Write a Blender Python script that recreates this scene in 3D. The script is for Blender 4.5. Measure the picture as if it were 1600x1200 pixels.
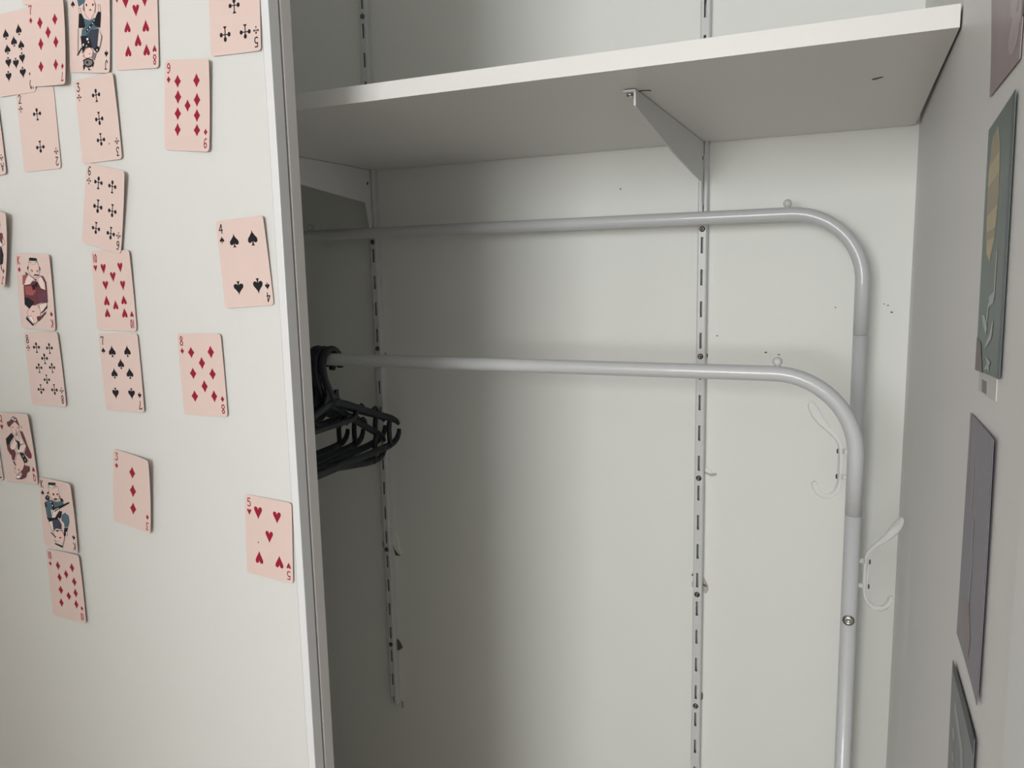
import bpy, bmesh, math, random
from mathutils import Vector, Matrix
random.seed(7)
for o in list(bpy.data.objects): bpy.data.objects.remove(o)
S = bpy.context.scene
C = S.collection
Z0 = 1.55                        # eye height; every height below is given relative to it with z()

# ------------------------------------------------------------------ camera
cam_d = bpy.data.cameras.new('camera'); cam = bpy.data.objects.new('camera', cam_d); C.objects.link(cam)
cam_d.sensor_width = 36.0; cam_d.lens = 1222.74 / 1600 * 36.0; cam_d.clip_start = 0.02
_r = Vector((0.9156, 0.4016, -0.0207)).normalized(); _f = Vector((-0.4003, 0.9051, -0.1436)).normalized()
_u = _r.cross(_f).normalized(); _r = _f.cross(_u).normalized()
m3 = Matrix((_r, _u, -_f)).transposed()
cam.matrix_world = Matrix.Translation((0, 0, Z0)) @ m3.to_4x4()
S.camera = cam

# ------------------------------------------------------------------ world and light
w = bpy.data.worlds.new('world'); S.world = w; w.use_nodes = True
w.node_tree.nodes['Background'].inputs[0].default_value = (0.75, 0.85, 1.0, 1)
w.node_tree.nodes['Background'].inputs[1].default_value = 0.3
def area(name, loc, target, sx, sy, power, color):
    d = bpy.data.lights.new(name, 'AREA'); d.shape = 'RECTANGLE'; d.size = sx; d.size_y = sy
    d.energy = power; d.color = color
    o = bpy.data.objects.new(name, d); C.objects.link(o); o.location = loc
    o.rotation_euler = (Vector(target) - Vector(loc)).to_track_quat('-Z', 'Y').to_euler()
    return o
area('window_daylight', (-0.46, -2.50, 1.80), (-0.46, 1.0, 1.60), 1.10, 1.00, 54.0, (0.985, 0.99, 1.0))
S.view_settings.view_transform = 'Standard'; S.view_settings.look = 'None'
S.view_settings.gamma = 1.0; S.view_settings.use_curve_mapping = False
S.view_settings.exposure = 0.0

# ------------------------------------------------------------------ materials
def mat(name, color, rough=0.5, metal=0.0, bump=0.0, bscale=200.0, mottle=0.0, mscale=4.0, spec=0.5, trans=0.0, ior=1.45, coat=0.0):
    m = bpy.data.materials.new(name); m.use_nodes = True
    nt = m.node_tree; b = nt.nodes['Principled BSDF']
    b.inputs['Base Color'].default_value = (*color, 1); b.inputs['Roughness'].default_value = rough
    b.inputs['Metallic'].default_value = metal; b.inputs['Specular IOR Level'].default_value = spec
    b.inputs['Transmission Weight'].default_value = trans; b.inputs['IOR'].default_value = ior
    b.inputs['Coat Weight'].default_value = coat
    tc = nt.nodes.new('ShaderNodeTexCoord')
    if mottle:
        n = nt.nodes.new('ShaderNodeTexNoise'); n.inputs['Scale'].default_value = mscale; n.inputs['Detail'].default_value = 4
        r = nt.nodes.new('ShaderNodeMapRange'); r.inputs['To Min'].default_value = 1 - mottle; r.inputs['To Max'].default_value = 1 + mottle
        mx = nt.nodes.new('ShaderNodeMix'); mx.data_type = 'RGBA'; mx.blend_type = 'MULTIPLY'; mx.inputs['Factor'].default_value = 1
        mx.inputs['A'].default_value = (*color, 1)
        nt.links.new(tc.outputs['Object'], n.inputs['Vector']); nt.links.new(n.outputs['Fac'], r.inputs['Value'])
        nt.links.new(r.outputs['Result'], mx.inputs['B']); nt.links.new(mx.outputs['Result'], b.inputs['Base Color'])
    if bump:
        n = nt.nodes.new('ShaderNodeTexNoise'); n.inputs['Scale'].default_value = bscale; n.inputs['Detail'].default_value = 3
        bp = nt.nodes.new('ShaderNodeBump'); bp.inputs['Strength'].default_value = bump; bp.inputs['Distance'].default_value = 0.001
        nt.links.new(tc.outputs['Object'], n.inputs['Vector']); nt.links.new(n.outputs['Fac'], bp.inputs['Height'])
        nt.links.new(bp.outputs['Normal'], b.inputs['Normal'])
    return m
M = dict(
    wall=mat('painted_wall', (0.84, 0.855, 0.81), 0.55, bump=0.15, bscale=160, mottle=0.02),
    sidewall=mat('painted_side_wall', (0.77, 0.765, 0.755), 0.42, bump=0.15, bscale=160, mottle=0.02),
    room=mat('room_paint', (0.76, 0.75, 0.73), 0.8, mottle=0.02),
    floor=mat('floor_laminate', (0.42, 0.32, 0.23), 0.5, mottle=0.12, mscale=9),
    door=mat('door_laminate', (0.69, 0.695, 0.66), 0.45, bump=0.12, bscale=420, mottle=0.012),
    doorframe=mat('door_profile_white', (0.74, 0.75, 0.745), 0.38),
    doorback=mat('door_back_profile', (0.66, 0.64, 0.62), 0.45),
    dark=mat('dark_gap', (0.03, 0.03, 0.03), 0.8),
    shelf=mat('shelf_white_melamine', (0.80, 0.79, 0.765), 0.4, bump=0.05, bscale=300, mottle=0.012),
    edge=mat('shelf_edge_band', (0.80, 0.79, 0.76), 0.4),
    rail=mat('rail_white_enamel', (0.66, 0.67, 0.66), 0.35),
    bracket=mat('bracket_enamel', (0.72, 0.73, 0.72), 0.4),
    screw=mat('screw_steel_dark', (0.16, 0.14, 0.12), 0.28, metal=1.0),
    steel=mat('bolt_steel', (0.62, 0.62, 0.60), 0.2, metal=1.0),
    rack=mat('rack_grey_enamel', (0.61, 0.625, 0.63), 0.28, coat=0.25),
    plug=mat('stopper_plastic', (0.66, 0.66, 0.655), 0.35),
    clear=mat('frosted_plastic', (0.96, 0.965, 0.96), 0.20, trans=0.78, ior=1.14),
    hanger=mat('hanger_navy_plastic', (0.012, 0.016, 0.024), 0.42),
    flake=mat('paint_flake', (0.50, 0.48, 0.42), 0.8),
    hole=mat('plaster_hole', (0.16, 0.14, 0.11), 0.9),
    card=mat('card_pink', (0.735, 0.570, 0.515), 0.45, mottle=0.025, mscale=30),
    redink=mat('ink_red', (0.31, 0.010, 0.030), 0.6, spec=0.25), ink=mat('ink_black', (0.010, 0.010, 0.014), 0.6, spec=0.25),
    maroon=mat('ink_maroon', (0.125, 0.018, 0.030), 0.5, mottle=0.3, mscale=90), red=mat('ink_rust', (0.36, 0.08, 0.075), 0.5, mottle=0.25, mscale=90),
    purple=mat('ink_purple', (0.12, 0.03, 0.06), 0.5, mottle=0.3, mscale=90), teal=mat('ink_teal', (0.055, 0.125, 0.16), 0.5, mottle=0.3, mscale=90),
    navy=mat('ink_navy', (0.025, 0.035, 0.06), 0.5, mottle=0.3, mscale=90), skin=mat('ink_skin', (0.80, 0.57, 0.50), 0.5),
    pale=mat('ink_pale', (0.82, 0.66, 0.60), 0.5, mottle=0.06, mscale=200), white=mat('ink_white', (0.85, 0.82, 0.78), 0.5), grey=mat('ink_grey', (0.20, 0.17, 0.17), 0.5),
    paper=mat('white_paper', (0.64, 0.63, 0.615), 0.6), gap_shade=mat('shelf_end_gap_shade', (0.10, 0.075, 0.055), 0.9),
    p_green=mat('postcard_green', (0.135, 0.180, 0.158), 0.35, spec=0.12, mottle=0.12, mscale=18), p_boat=mat('postcard_ochre', (0.52, 0.44, 0.27), 0.4, spec=0.12, mottle=0.1, mscale=60),
    p_boat2=mat('postcard_ochre_dark', (0.37, 0.32, 0.21), 0.4, spec=0.12, mottle=0.12, mscale=60), p_mark=mat('postcard_pale_blue', (0.42, 0.48, 0.48), 0.4, spec=0.12),
    p_edge=mat('postcard_dark_edge', (0.13, 0.13, 0.17), 0.4, spec=0.12), p_brown=mat('postcard_brown', (0.20, 0.165, 0.15), 0.4, spec=0.12),
    p_lav=mat('postcard_lavender', (0.20, 0.19, 0.225), 0.35, spec=0.12, mottle=0.10, mscale=20), p_lav2=mat('postcard_rose', (0.27, 0.21, 0.21), 0.4, spec=0.12), p_line=mat('postcard_line', (0.33, 0.31, 0.33), 0.4, spec=0.12),
    p_pink=mat('postcard_mauve', (0.36, 0.30, 0.305), 0.35, spec=0.12, mottle=0.15, mscale=35), p_pink2=mat('postcard_mauve_pale', (0.45, 0.40, 0.40), 0.35, spec=0.12, mottle=0.15, mscale=50),
    p_dark=mat('postcard_slate', (0.165, 0.18, 0.18), 0.35, spec=0.12, mottle=0.2, mscale=30), p_dark2=mat('postcard_slate_pale', (0.30, 0.32, 0.32), 0.35, spec=0.12), p_black=mat('postcard_charcoal', (0.04, 0.045, 0.055), 0.4, spec=0.12),
)

# ------------------------------------------------------------------ helpers
def obj(name, bm, m, parent=None, smooth=False):
    me = bpy.data.meshes.new(name); bmesh.ops.recalc_face_normals(bm, faces=bm.faces[:]); bm.to_mesh(me); bm.free()
    for x in (m if isinstance(m, (list, tuple)) else [m]): me.materials.append(M[x])
    if smooth: me.polygons.foreach_set('use_smooth', [True] * len(me.polygons))
    o = bpy.data.objects.new(name, me); C.objects.link(o)
    if parent: o.parent = parent
    return o
def empty(name, loc=(0, 0, 0)):
    o = bpy.data.objects.new(name, None); C.objects.link(o); o.location = loc; o.empty_display_size = 0.05; return o
def tag(o, label=None, cat=None, group=None, kind=None):
    if label: o['label'] = label
    if cat: o['category'] = cat
    if group: o['group'] = group
    if kind: o['kind'] = kind
    return o
def box(bm, x0, x1, y0, y1, z0, z1, bev=0.0, mi=0):
    r = bmesh.ops.create_cube(bm, size=1.0); vs = r['verts']
    for v in vs: v.co = Vector(((x0 + x1) / 2 + v.co.x * (x1 - x0), (y0 + y1) / 2 + v.co.y * (y1 - y0), (z0 + z1) / 2 + v.co.z * (z1 - z0)))
    fs = list({f for v in vs for f in v.link_faces})
    for f in fs: f.material_index = mi
    if bev:
        es = list({e for v in vs for e in v.link_edges})
        bmesh.ops.bevel(bm, geom=es, offset=bev, segments=2, affect='EDGES', profile=0.6)
def prism(bm, pts, axis, a0, a1, mi=0):
    """extrude a closed 2D outline; axis 'X': pts=(y,z); 'Y': pts=(x,z); 'Z': pts=(x,y)"""
    def co(p, a): return {'X': (a, p[0], p[1]), 'Y': (p[0], a, p[1]), 'Z': (p[0], p[1], a)}[axis]
    A = [bm.verts.new(co(p, a0)) for p in pts]; B = [bm.verts.new(co(p, a1)) for p in pts]; n = len(pts); F = []
    F.append(bm.faces.new(A)); F.append(bm.faces.new(B[::-1]))
    for i in range(n): F.append(bm.faces.new((A[i], B[i], B[(i + 1) % n], A[(i + 1) % n])))
    for f in F: f.material_index = mi
    for f in F[:2]: f.normal_update()
    bmesh.ops.triangulate(bm, faces=[f for f in F[:2] if len(f.verts) > 4])
def tube(bm, pts, r, seg=20, caps=True, radii=None, sq=1.0):
    """round tube along points; sq flattens the second axis"""
    P = [Vector(p) for p in pts]; n = len(P); rings = []
    t0 = (P[1] - P[0]).normalized(); up = Vector((0, 0, 1)) if abs(t0.z) < 0.9 else Vector((0, 1, 0))
    N = (up - t0 * up.dot(t0)).normalized()
    for i in range(n):
        t = (P[min(i + 1, n - 1)] - P[max(i - 1, 0)]).normalized()
        N = (N - t * N.dot(t)).normalized(); B = t.cross(N); rr = radii[i] if radii else r
        rings.append([bm.verts.new(P[i] + (N * math.cos(2 * math.pi * k / seg) + B * sq * math.sin(2 * math.pi * k / seg)) * rr) for k in range(seg)])
    for i in range(n - 1):
        for k in range(seg): bm.faces.new((rings[i][k], rings[i][(k + 1) % seg], rings[i + 1][(k + 1) % seg], rings[i + 1][k]))
    if caps: bm.faces.new(rings[0][::-1]); bm.faces.new(rings[-1])
def lathe(bm, prof, origin, axis, seg=20):
    """profile of (radius, distance along axis) turned about axis"""
    ax = Vector(axis).normalized(); up = Vector((0, 0, 1)) if abs(ax.z) < 0.9 else Vector((1, 0, 0))
    a = ax.cross(up).normalized(); b = ax.cross(a); O = Vector(origin); rings = []
    for r, d in prof:
        if r < 1e-7: rings.append([bm.verts.new(O + ax * d)])
        else: rings.append([bm.verts.new(O + ax * d + (a * math.cos(2 * math.pi * k / seg) + b * math.sin(2 * math.pi * k / seg)) * r) for k in range(seg)])
    for A, B in zip(rings, rings[1:]):
        for k in range(seg):
            k2 = (k + 1) % seg
            if len(A) == 1 and len(B) == 1: continue
            if len(A) == 1: bm.faces.new((A[0], B[k2], B[k]))
            elif len(B) == 1: bm.faces.new((A[k], A[k2], B[0]))
            else: bm.faces.new((A[k], A[k2], B[k2], B[k]))
    for R_ in (rings[0], rings[-1]):
        if len(R_) > 2: bm.faces.new(R_)
def ball(bm, c, r, seg=16):
    bmesh.ops.create_uvsphere(bm, u_segments=seg, v_segments=seg // 2 + 2, radius=r, matrix=Matrix.Translation(c))
NB = bmesh.new
def z(v): return v + Z0

# ------------------------------------------------------------------ the setting
XR, YB, YD, XD = 0.0695, 1.273, 0.6175, -0.5125      # side wall, back wall, door front, door edge
ZC = 2.55; XL = -1.56
def struct(name, x0, x1, y0, y1, z0, z1, m):
    bm = NB(); box(bm, x0, x1, y0, y1, z0, z1); return tag(obj(name, bm, m), kind='structure')
wall_back = tag(struct('wall_back', XL - 0.1, XR + 0.1, YB, YB + 0.1, 0, ZC, 'wall'), 'white painted back wall of the open closet')
wall_right = tag(struct('wall_right', XR, XR + 0.1, -2.6, YB, 0, ZC, 'sidewall'), 'pale grey side wall with postcards on it')
tag(struct('wall_left', XL - 0.1, XL, 0.66, YB, 0, ZC, 'wall'), 'left side wall of the closet')
tag(struct('wall_front', -2.6, XL - 0.1, 0.66, 0.76, 0, ZC, 'room'), 'room wall beside the closet')
tag(struct('wall_room_left', -2.7, -2.6, -2.6, 0.76, 0, ZC, 'room'), 'left wall of the room')
tag(struct('wall_room_rear', -2.7, XR + 0.1, -2.7, -2.6, 0, ZC, 'room'), 'rear wall of the room behind the viewer')
tag(struct('floor', -2.7, XR + 0.1, -2.7, YB + 0.1, -0.1, 0, 'floor'), 'wood laminate floor')
tag(struct('ceiling', -2.7, XR + 0.1, -2.7, YB + 0.1, ZC, ZC + 0.1, 'room'), 'white ceiling')
tag(struct('wall_added_blocker', -1.45, -0.685, -0.46, -0.34, 0, 1.66, 'room'), 'added unseen stub wall that shades the left of the door')  # added out of view to block light and darken the door's left side
tag(struct('trim_1', XR - 0.006, XR + 0.01, 0.255, 0.361, 0, 2.1, 'doorframe'), 'white casing board on the side wall')

# scuffs and torn paint on the back wall
def flake(name, pts, m='flake', th=0.0016, parent=wall_back):
    bm = NB(); prism(bm, pts, 'Y', YB - th, YB + 0.001); return obj(name, bm, m, parent)
for x, zz, r in [(0.041, -0.062, 0.0011), (0.046, -0.072, 0.0015), (0.036, -0.060, 0.0009), (-0.128, -0.135, 0.0016), (-0.109, -0.138, 0.0013), (-0.203, -0.110, 0.0012), (-0.362, 0.128, 0.0014), (-0.03, -0.065, 0.0011)]:
    flake('scuff_mark', [(x + r * math.cos(a) * (1.6 if random.random() < .3 else 1), z(zz) + r * math.sin(a) * .8) for a in [i * 1.0472 for i in range(6)]], 'hole', 0.0006)

# ------------------------------------------------------------------ sliding door
door = tag(empty('door_1', (-1.03, YD, 0)), 'white sliding closet door covered with playing cards', None, None, 'structure')
def dpart(name, x0, x1, y0, y1, m, bev=0.0006, z0=0.012, z1=2.36):
    bm = NB(); box(bm, x0 + 1.03, x1 + 1.03, y0 - YD, y1 - YD, z0, z1, bev); return obj(name, bm, m, door)
dpart('door_panel', -1.535, -0.5222, YD, YD + 0.010, 'door', 0.0004)
dpart('stile', -0.5216, XD, YD - 0.0008, YD + 0.0135, 'doorframe', 0.0009)
dpart('groove', -0.560, -0.5150, YD + 0.0137, YD + 0.0160, 'dark', 0)
dpart('back_stile', -0.560, XD + 0.0004, YD + 0.0162, YD + 0.031, 'doorback', 0.001)
dpart('back_panel', -1.535, -0.561, YD + 0.0137, YD + 0.030, 'door', 0.0005)
dpart('bottom_rail', -1.535, -0.5225, YD + 0.0102, YD + 0.030, 'doorframe', 0, 0.001, 0.011)

# ------------------------------------------------------------------ shelf with its two brackets on slotted rails
RX = {'r': -0.2265, 'l': -0.8355}; RW, RD = 0.0150, 0.0145
ZS = 0.1895; YSF = 0.7689
def shelf():
    bm = NB(); t = 0.0183; x1f, x1b = XR - 0.0016, XR - 0.0058; yb = YB - 0.003; yn = YB - RD - 0.0015
    pts = [(XL + 0.01, YSF), (x1f, YSF)]
    for i in range(7):
        a = i / 6 * math.pi / 2; pts.append((x1b - 0.014 + 0.014 * math.cos(a), yb - 0.014 + 0.014 * math.sin(a)))
    for k in ('r', 'l'):
        x = RX[k]; pts += [(x + RW / 2 + .0015, yb), (x + RW / 2 + .0015, yn), (x - RW / 2 - .0015, yn), (x - RW / 2 - .0015, yb)]
    pts += [(XL + 0.01, yb)]
    prism(bm, pts, 'Z', z(ZS), z(ZS) + t)
    for f in bm.faces:
        f.normal_update()
        if abs(f.normal.z) < .5 and f.calc_center_median().x > x1b - .012 and abs(f.normal.x) > .3: f.material_index = 1  # end faces painted dark so the gap to the side wall reads as shade
    o = tag(obj('closet_shelf', bm, ['shelf', 'gap_shade']), 'long white melamine shelf high across the closet', 'shelf')
    bm = NB(); box(bm, XL + 0.01, x1f, YSF - 0.0012, YSF, z(ZS) - 0.0001, z(ZS) + t + 0.0001, 0.0003)
    obj('edge_band', bm, 'edge', o)
    bm = NB(); prism(bm, [(0.0045, 0.932), (0.0135, 0.926), (0.0155, 0.928), (0.009, 0.936), (0.0055, 0.937)], 'Z', z(ZS) - 0.0004, z(ZS) + 0.001)
    obj('screw_hole', bm, 'hole', o)
    bm = NB(); tube(bm, [(-0.226, 0.868, z(ZS) - .0003), (-0.2215, 0.8655, z(ZS) - .0003), (-0.217, 0.8665, z(ZS) - .0003), (-0.2135, 0.870, z(ZS) - .0003)], 0.0006, 6)
    obj('pencil_mark', bm, 'dark', o)
    return o
shelf()

def rail(k, zlo, zhi, label):
    x = RX[k]; yf = YB - RD; w_ = RW / 2; sw = 0.0019; t = 0.0016
    root = tag(empty('slotted_rail', (x, YB, z(zlo))), label, 'shelf rail', 'slotted shelf rails on the back wall')
    ox, oy, oz = x, YB, z(zlo)
    bm = NB()
    # two side flanges and rounded shoulders, swept as an outline with the slot strip left open
    for s in (-1, 1):
        pr = [(s * sw, -RD), (s * (w_ - .0022), -RD), (s * (w_ - .0006), -RD + .0008), (s * w_, -RD + .0026), (s * w_, -.0002), (s * (w_ - t), -.0002), (s * (w_ - t), -RD + t + .001), (s * sw, -RD + t)]
        prism(bm, pr, 'Z', 0, zhi - zlo)
    # bridges between slots
    zs = []; zk = 0.0578 + 0.0125
    n0 = math.ceil((zlo - zk) / 0.05)
    edges = [zlo]; kz = n0
    while zk + kz * 0.05 - 0.025 < zhi: edges.append(zk + kz * 0.05); kz += 1
    # solid bridge: [slot top .. next slot bottom] = [zk+k*.05-.025-.0 .. ]
    lo = zlo
    for k_ in range(n0 - 1, kz + 1):
        sb, st = zk + k_ * 0.05, zk + k_ * 0.05 + 0.025            # one slot
        if st <= zlo + .004 or sb >= zhi - .004: continue
        if sb > lo: box(bm, -sw, sw, -RD, -RD + t, lo - zlo, sb - zlo)
        lo = st
    box(bm, -sw, sw, -RD, -RD + t, lo - zlo, zhi - zlo)
    obj('channel', bm, 'rail', root)
    zsr = 0.0578
    ks = [i for i in range(-8, 6) if zlo + .01 < zsr + .2 * i < zhi - .01]
    first = None
    for i in ks:
        if first is None:
            bm = NB(); lathe(bm, [(0.0046, 0.0), (0.0046, 0.0006), (0.0042, 0.0015), (0.0030, 0.0023), (0.0014, 0.0027), (0.0009, 0.0015), (0, 0.0015)], (0, 0, 0), (0, -1, 0), 18)
            first = obj('screw', bm, 'screw', root, True); s_ = first
        else:
            s_ = first.copy(); C.objects.link(s_); s_.parent = root
        s_.location = (0.0, -RD, zsr + .2 * i - zlo)
    return root
rail('r', -1.02, 0.92, 'white slotted shelf rail right of middle, running below the picture')
rail('l', -0.873, 0.92, 'white slotted shelf rail in the dim left part, ending above the floor')

def bracket(k, label):
    x = RX[k]; y1 = YB - RD - 0.0006
    root = tag(empty('shelf_bracket', (x, y1, z(0.07))), label, 'shelf bracket', 'brackets carrying the closet shelf')
    zt = ZS - 0.0008 - 0.07
    P = [(0.852, zt), (0.852, 0.172 - .07), (0.858, 0.170 - .07), (1.06, 0.145 - .07), (1.238, 0.129 - .07), (1.2470, 0.090 - .07), (1.2500, 0.068 - .07), (y1, 0.066 - .07), (y1, zt)]
    bm = NB(); prism(bm, [(a - y1, b) for a, b in P], 'X', -0.0011, 0.0011); obj('web', bm, 'bracket', root)
    bm = NB(); box(bm, -0.0125, 0.0010, 0.851 - y1, -0.004, zt - 0.0023, zt, 0.0006); obj('flange', bm, 'bracket', root)
    bm = NB(); lathe(bm, [(0.0038, 0), (0.0038, 0.0015), (0.0026, 0.003), (0.0, 0.0034)], (-0.0078, 0.862 - y1, zt - 0.0023), (0, 0, -1), 14)
    obj('screw', bm, 'steel', root, True)
    bm = NB(); box(bm, -0.0010, 0.0010, -0.0002, 0.0060, 0.088 - .07, 0.112 - .07); obj('tongue', bm, 'bracket', root)
    bm = NB(); lathe(bm, [(0.0030, 0), (0.0030, 0.0004), (0, 0.0004)], (0.0011, -0.010, 0.164 - .07), (1, 0, 0), 12); obj('rivet_hole', bm, 'hole', root)
    return root
bracket('r', 'white steel shelf bracket hooked into the rail near the middle of the shelf')
bracket('l', 'white steel shelf bracket in the dim left corner under the shelf')

# torn paint beside the rails
xr, xl = RX['r'] + RW / 2, RX['l'] + RW / 2
flake('paint_flake', [(xr, z(-.325)), (xr + .010, z(-.331)), (xr + .0125, z(-.338)), (xr + .010, z(-.3445)), (xr, z(-.351)), (xr - .001, z(-.338))], 'wall', 0.0022)
flake('paint_flake', [(xr, z(-.3335)), (xr + .010, z(-.3365)), (xr + .018, z(-.335)), (xr + .0185, z(-.3385)), (xr + .011, z(-.3405)), (xr, z(-.3365))], 'flake', 0.0035)
flake('paint_flake', [(xr, z(-.515)), (xr + .003, z(-.521)), (xr + .007, z(-.528)), (xr + .0085, z(-.537)), (xr + .005, z(-.543)), (xr, z(-.541))], 'flake', 0.0032)
flake('plaster_chip', [(xr, z(-.526)), (xr + .0045, z(-.5275)), (xr + .007, z(-.530)), (xr + .004, z(-.5315)), (xr, z(-.529))], 'hole', 0.0040)
flake('paint_flake', [(xr - RW, z(-.524)), (xr - RW - .0035, z(-.527)), (xr - RW - .0035, z(-.535)), (xr - RW, z(-.533))], 'flake', 0.0040)
flake('plaster_chip', [(xr - RW - .001, z(-.511)), (xr - RW - .004, z(-.513)), (xr - RW - .0045, z(-.517)), (xr - RW - .002, z(-.515))], 'hole', 0.0020)
flake('plaster_chip', [(xr, z(-.722)), (xr + .0022, z(-.727)), (xr + .002, z(-.734)), (xr, z(-.736))], 'hole', 0.0040)
flake('plaster_chip', [(xr, z(-.138)), (xr + .0015, z(-.140)), (xr + .0015, z(-.144)), (xr, z(-.146))], 'hole', 0.0020)
flake('paint_flake', [(xl, z(-.505)), (xl + .010, z(-.512)), (xl + .013, z(-.540)), (xl + .018, z(-.555)), (xl + .008, z(-.553)), (xl, z(-.560))], 'wall', 0.0030)
flake('plaster_chip', [(xl, z(-.534)), (xl + .004, z(-.545)), (xl + .015, z(-.556)), (xl + .004, z(-.557))], 'hole', 0.0035)
flake('plaster_chip', [(xl - RW, z(-.530)), (xl - RW - .008, z(-.532)), (xl - RW - .009, z(-.541)), (xl - RW - .003, z(-.546)), (xl - RW, z(-.540))], 'flake', 0.0060)
flake('plaster_chip', [(xl, z(-.735)), (xl + .006, z(-.742)), (xl + .011, z(-.752)), (xl + .005, z(-.757)), (xl, z(-.758))], 'hole', 0.0045)
flake('paint_flake', [(xl + .003, z(-.869)), (xl + .007, z(-.872)), (xl + .0075, z(-.884)), (xl + .003, z(-.886))], 'flake', 0.0020)
flake('paint_flake', [(xl, z(-.150)), (xl + .005, z(-.157)), (xl + .006, z(-.163)), (xl, z(-.166))], 'flake', 0.0030)

# ------------------------------------------------------------------ clothes rack
TR = 0.00985
YR, YF = 1.212, 1.020; ZR, ZF = 0.0718, -0.1345; XU, XW = 0.0053, -1.045
rack = tag(empty('clothes_rack', (XU, (YR + YF) / 2, 0)), 'grey enamelled tubular clothes rack with a high rear rail and lower front rail', 'clothes rack')
def loc(p): return (p[0] - XU, p[1] - (YR + YF) / 2, p[2])
def bend(y, zt, rad, zend, name):
    pts = [(XU, y, z(zend))]
    n = 14
    for i in range(n + 1):
        a = i / n * math.pi / 2; pts.append((XU - rad + rad * math.cos(a), y, z(zt) - rad + rad * math.sin(a)))
    for i in range(1, 6): pts.append((XU - rad + (XW - XU + 2 * rad) * i / 6, y, z(zt)))
    for i in range(n + 1):
        a = math.pi / 2 + i / n * math.pi / 2; pts.append((XW + rad + rad * math.cos(a), y, z(zt) - rad + rad * math.sin(a)))
    pts.append((XW, y, z(zend)))
    bm = NB(); tube(bm, [loc(p) for p in pts], TR, 24); return obj(name, bm, 'rack', rack, True)
rr = bend(YR, ZR, 0.098, -0.1005, 'rear_rail'); fr = bend(YF, ZF, 0.098, -0.3070, 'front_rail')
for y, zs_ in ((YR, -0.1005), (YF, -0.3070)):
    for x in (XU, XW):
        bm = NB(); tube(bm, [loc((x, y, z(zs_) - 0.0006)), loc((x, y, 0.03))], TR - .0001, 24); up = obj('upright', bm, 'rack', rack, True)
        bm = NB(); tube(bm, [loc((x, y, z(zs_) - .004)), loc((x, y, z(zs_) + .004))], TR - .0012, 20); obj('joint_sleeve', bm, 'screw', up, True)
        bm = NB(); lathe(bm, [(0.015, 0.0), (0.015, 0.03), (0.011, 0.034), (0.0, 0.034)], loc((x, y, 0.0)), (0, 0, 1), 18); obj('foot', bm, 'dark', up, True)
for x in (XU, XW):
    bm = NB(); tube(bm, [loc((x, YR, 0.10)), loc((x, YF, 0.10))], TR * .8, 16); obj('base_bar', bm, 'rack', rack, True)
for y, zt, xs in ((YR, ZR, (-0.0975, -0.9415)), (YF, ZF, (-0.0885, -0.9515))):
    for x in xs:
        bm = NB(); lathe(bm, [(0.0036, 0.0), (0.0036, 0.0014)] + [(0.0060 * math.cos(a), 0.0060 + 0.0060 * math.sin(a)) for a in [-0.85, -0.5, -.2, 0.1, 0.4, 0.7, 1.0, 1.3]] + [(0, 0.0120)], loc((x, y, z(zt) + TR - .0006)), (0, 0, 1), 18)
        obj('stopper_ball', bm, 'plug', rack, True)
def bolt(x, y, zz, d):
    bm = NB(); lathe(bm, [(0.0058, 0.0), (0.0058, 0.0010), (0.0052, 0.0018), (0.0040, 0.0024), (0.0026, 0.0025), (0.0022, 0.0008), (0, 0.0008)], loc((x, y, z(zz))), d, 20)
    o = obj('bolt', bm, 'steel', rack, True)
    bm = NB(); lathe(bm, [(0.0068, -0.0008), (0.0068, 0.0004), (0.0058, 0.0006)], loc((x, y, z(zz))), d, 20); obj('washer', bm, 'screw', o, True)
bolt(XU - 0.0004, YF - TR + .0004, -0.4405, (-.05, -1, 0))
bolt(XU, YR - TR + .0004, -0.4405, (0, -1, 0))

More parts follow.
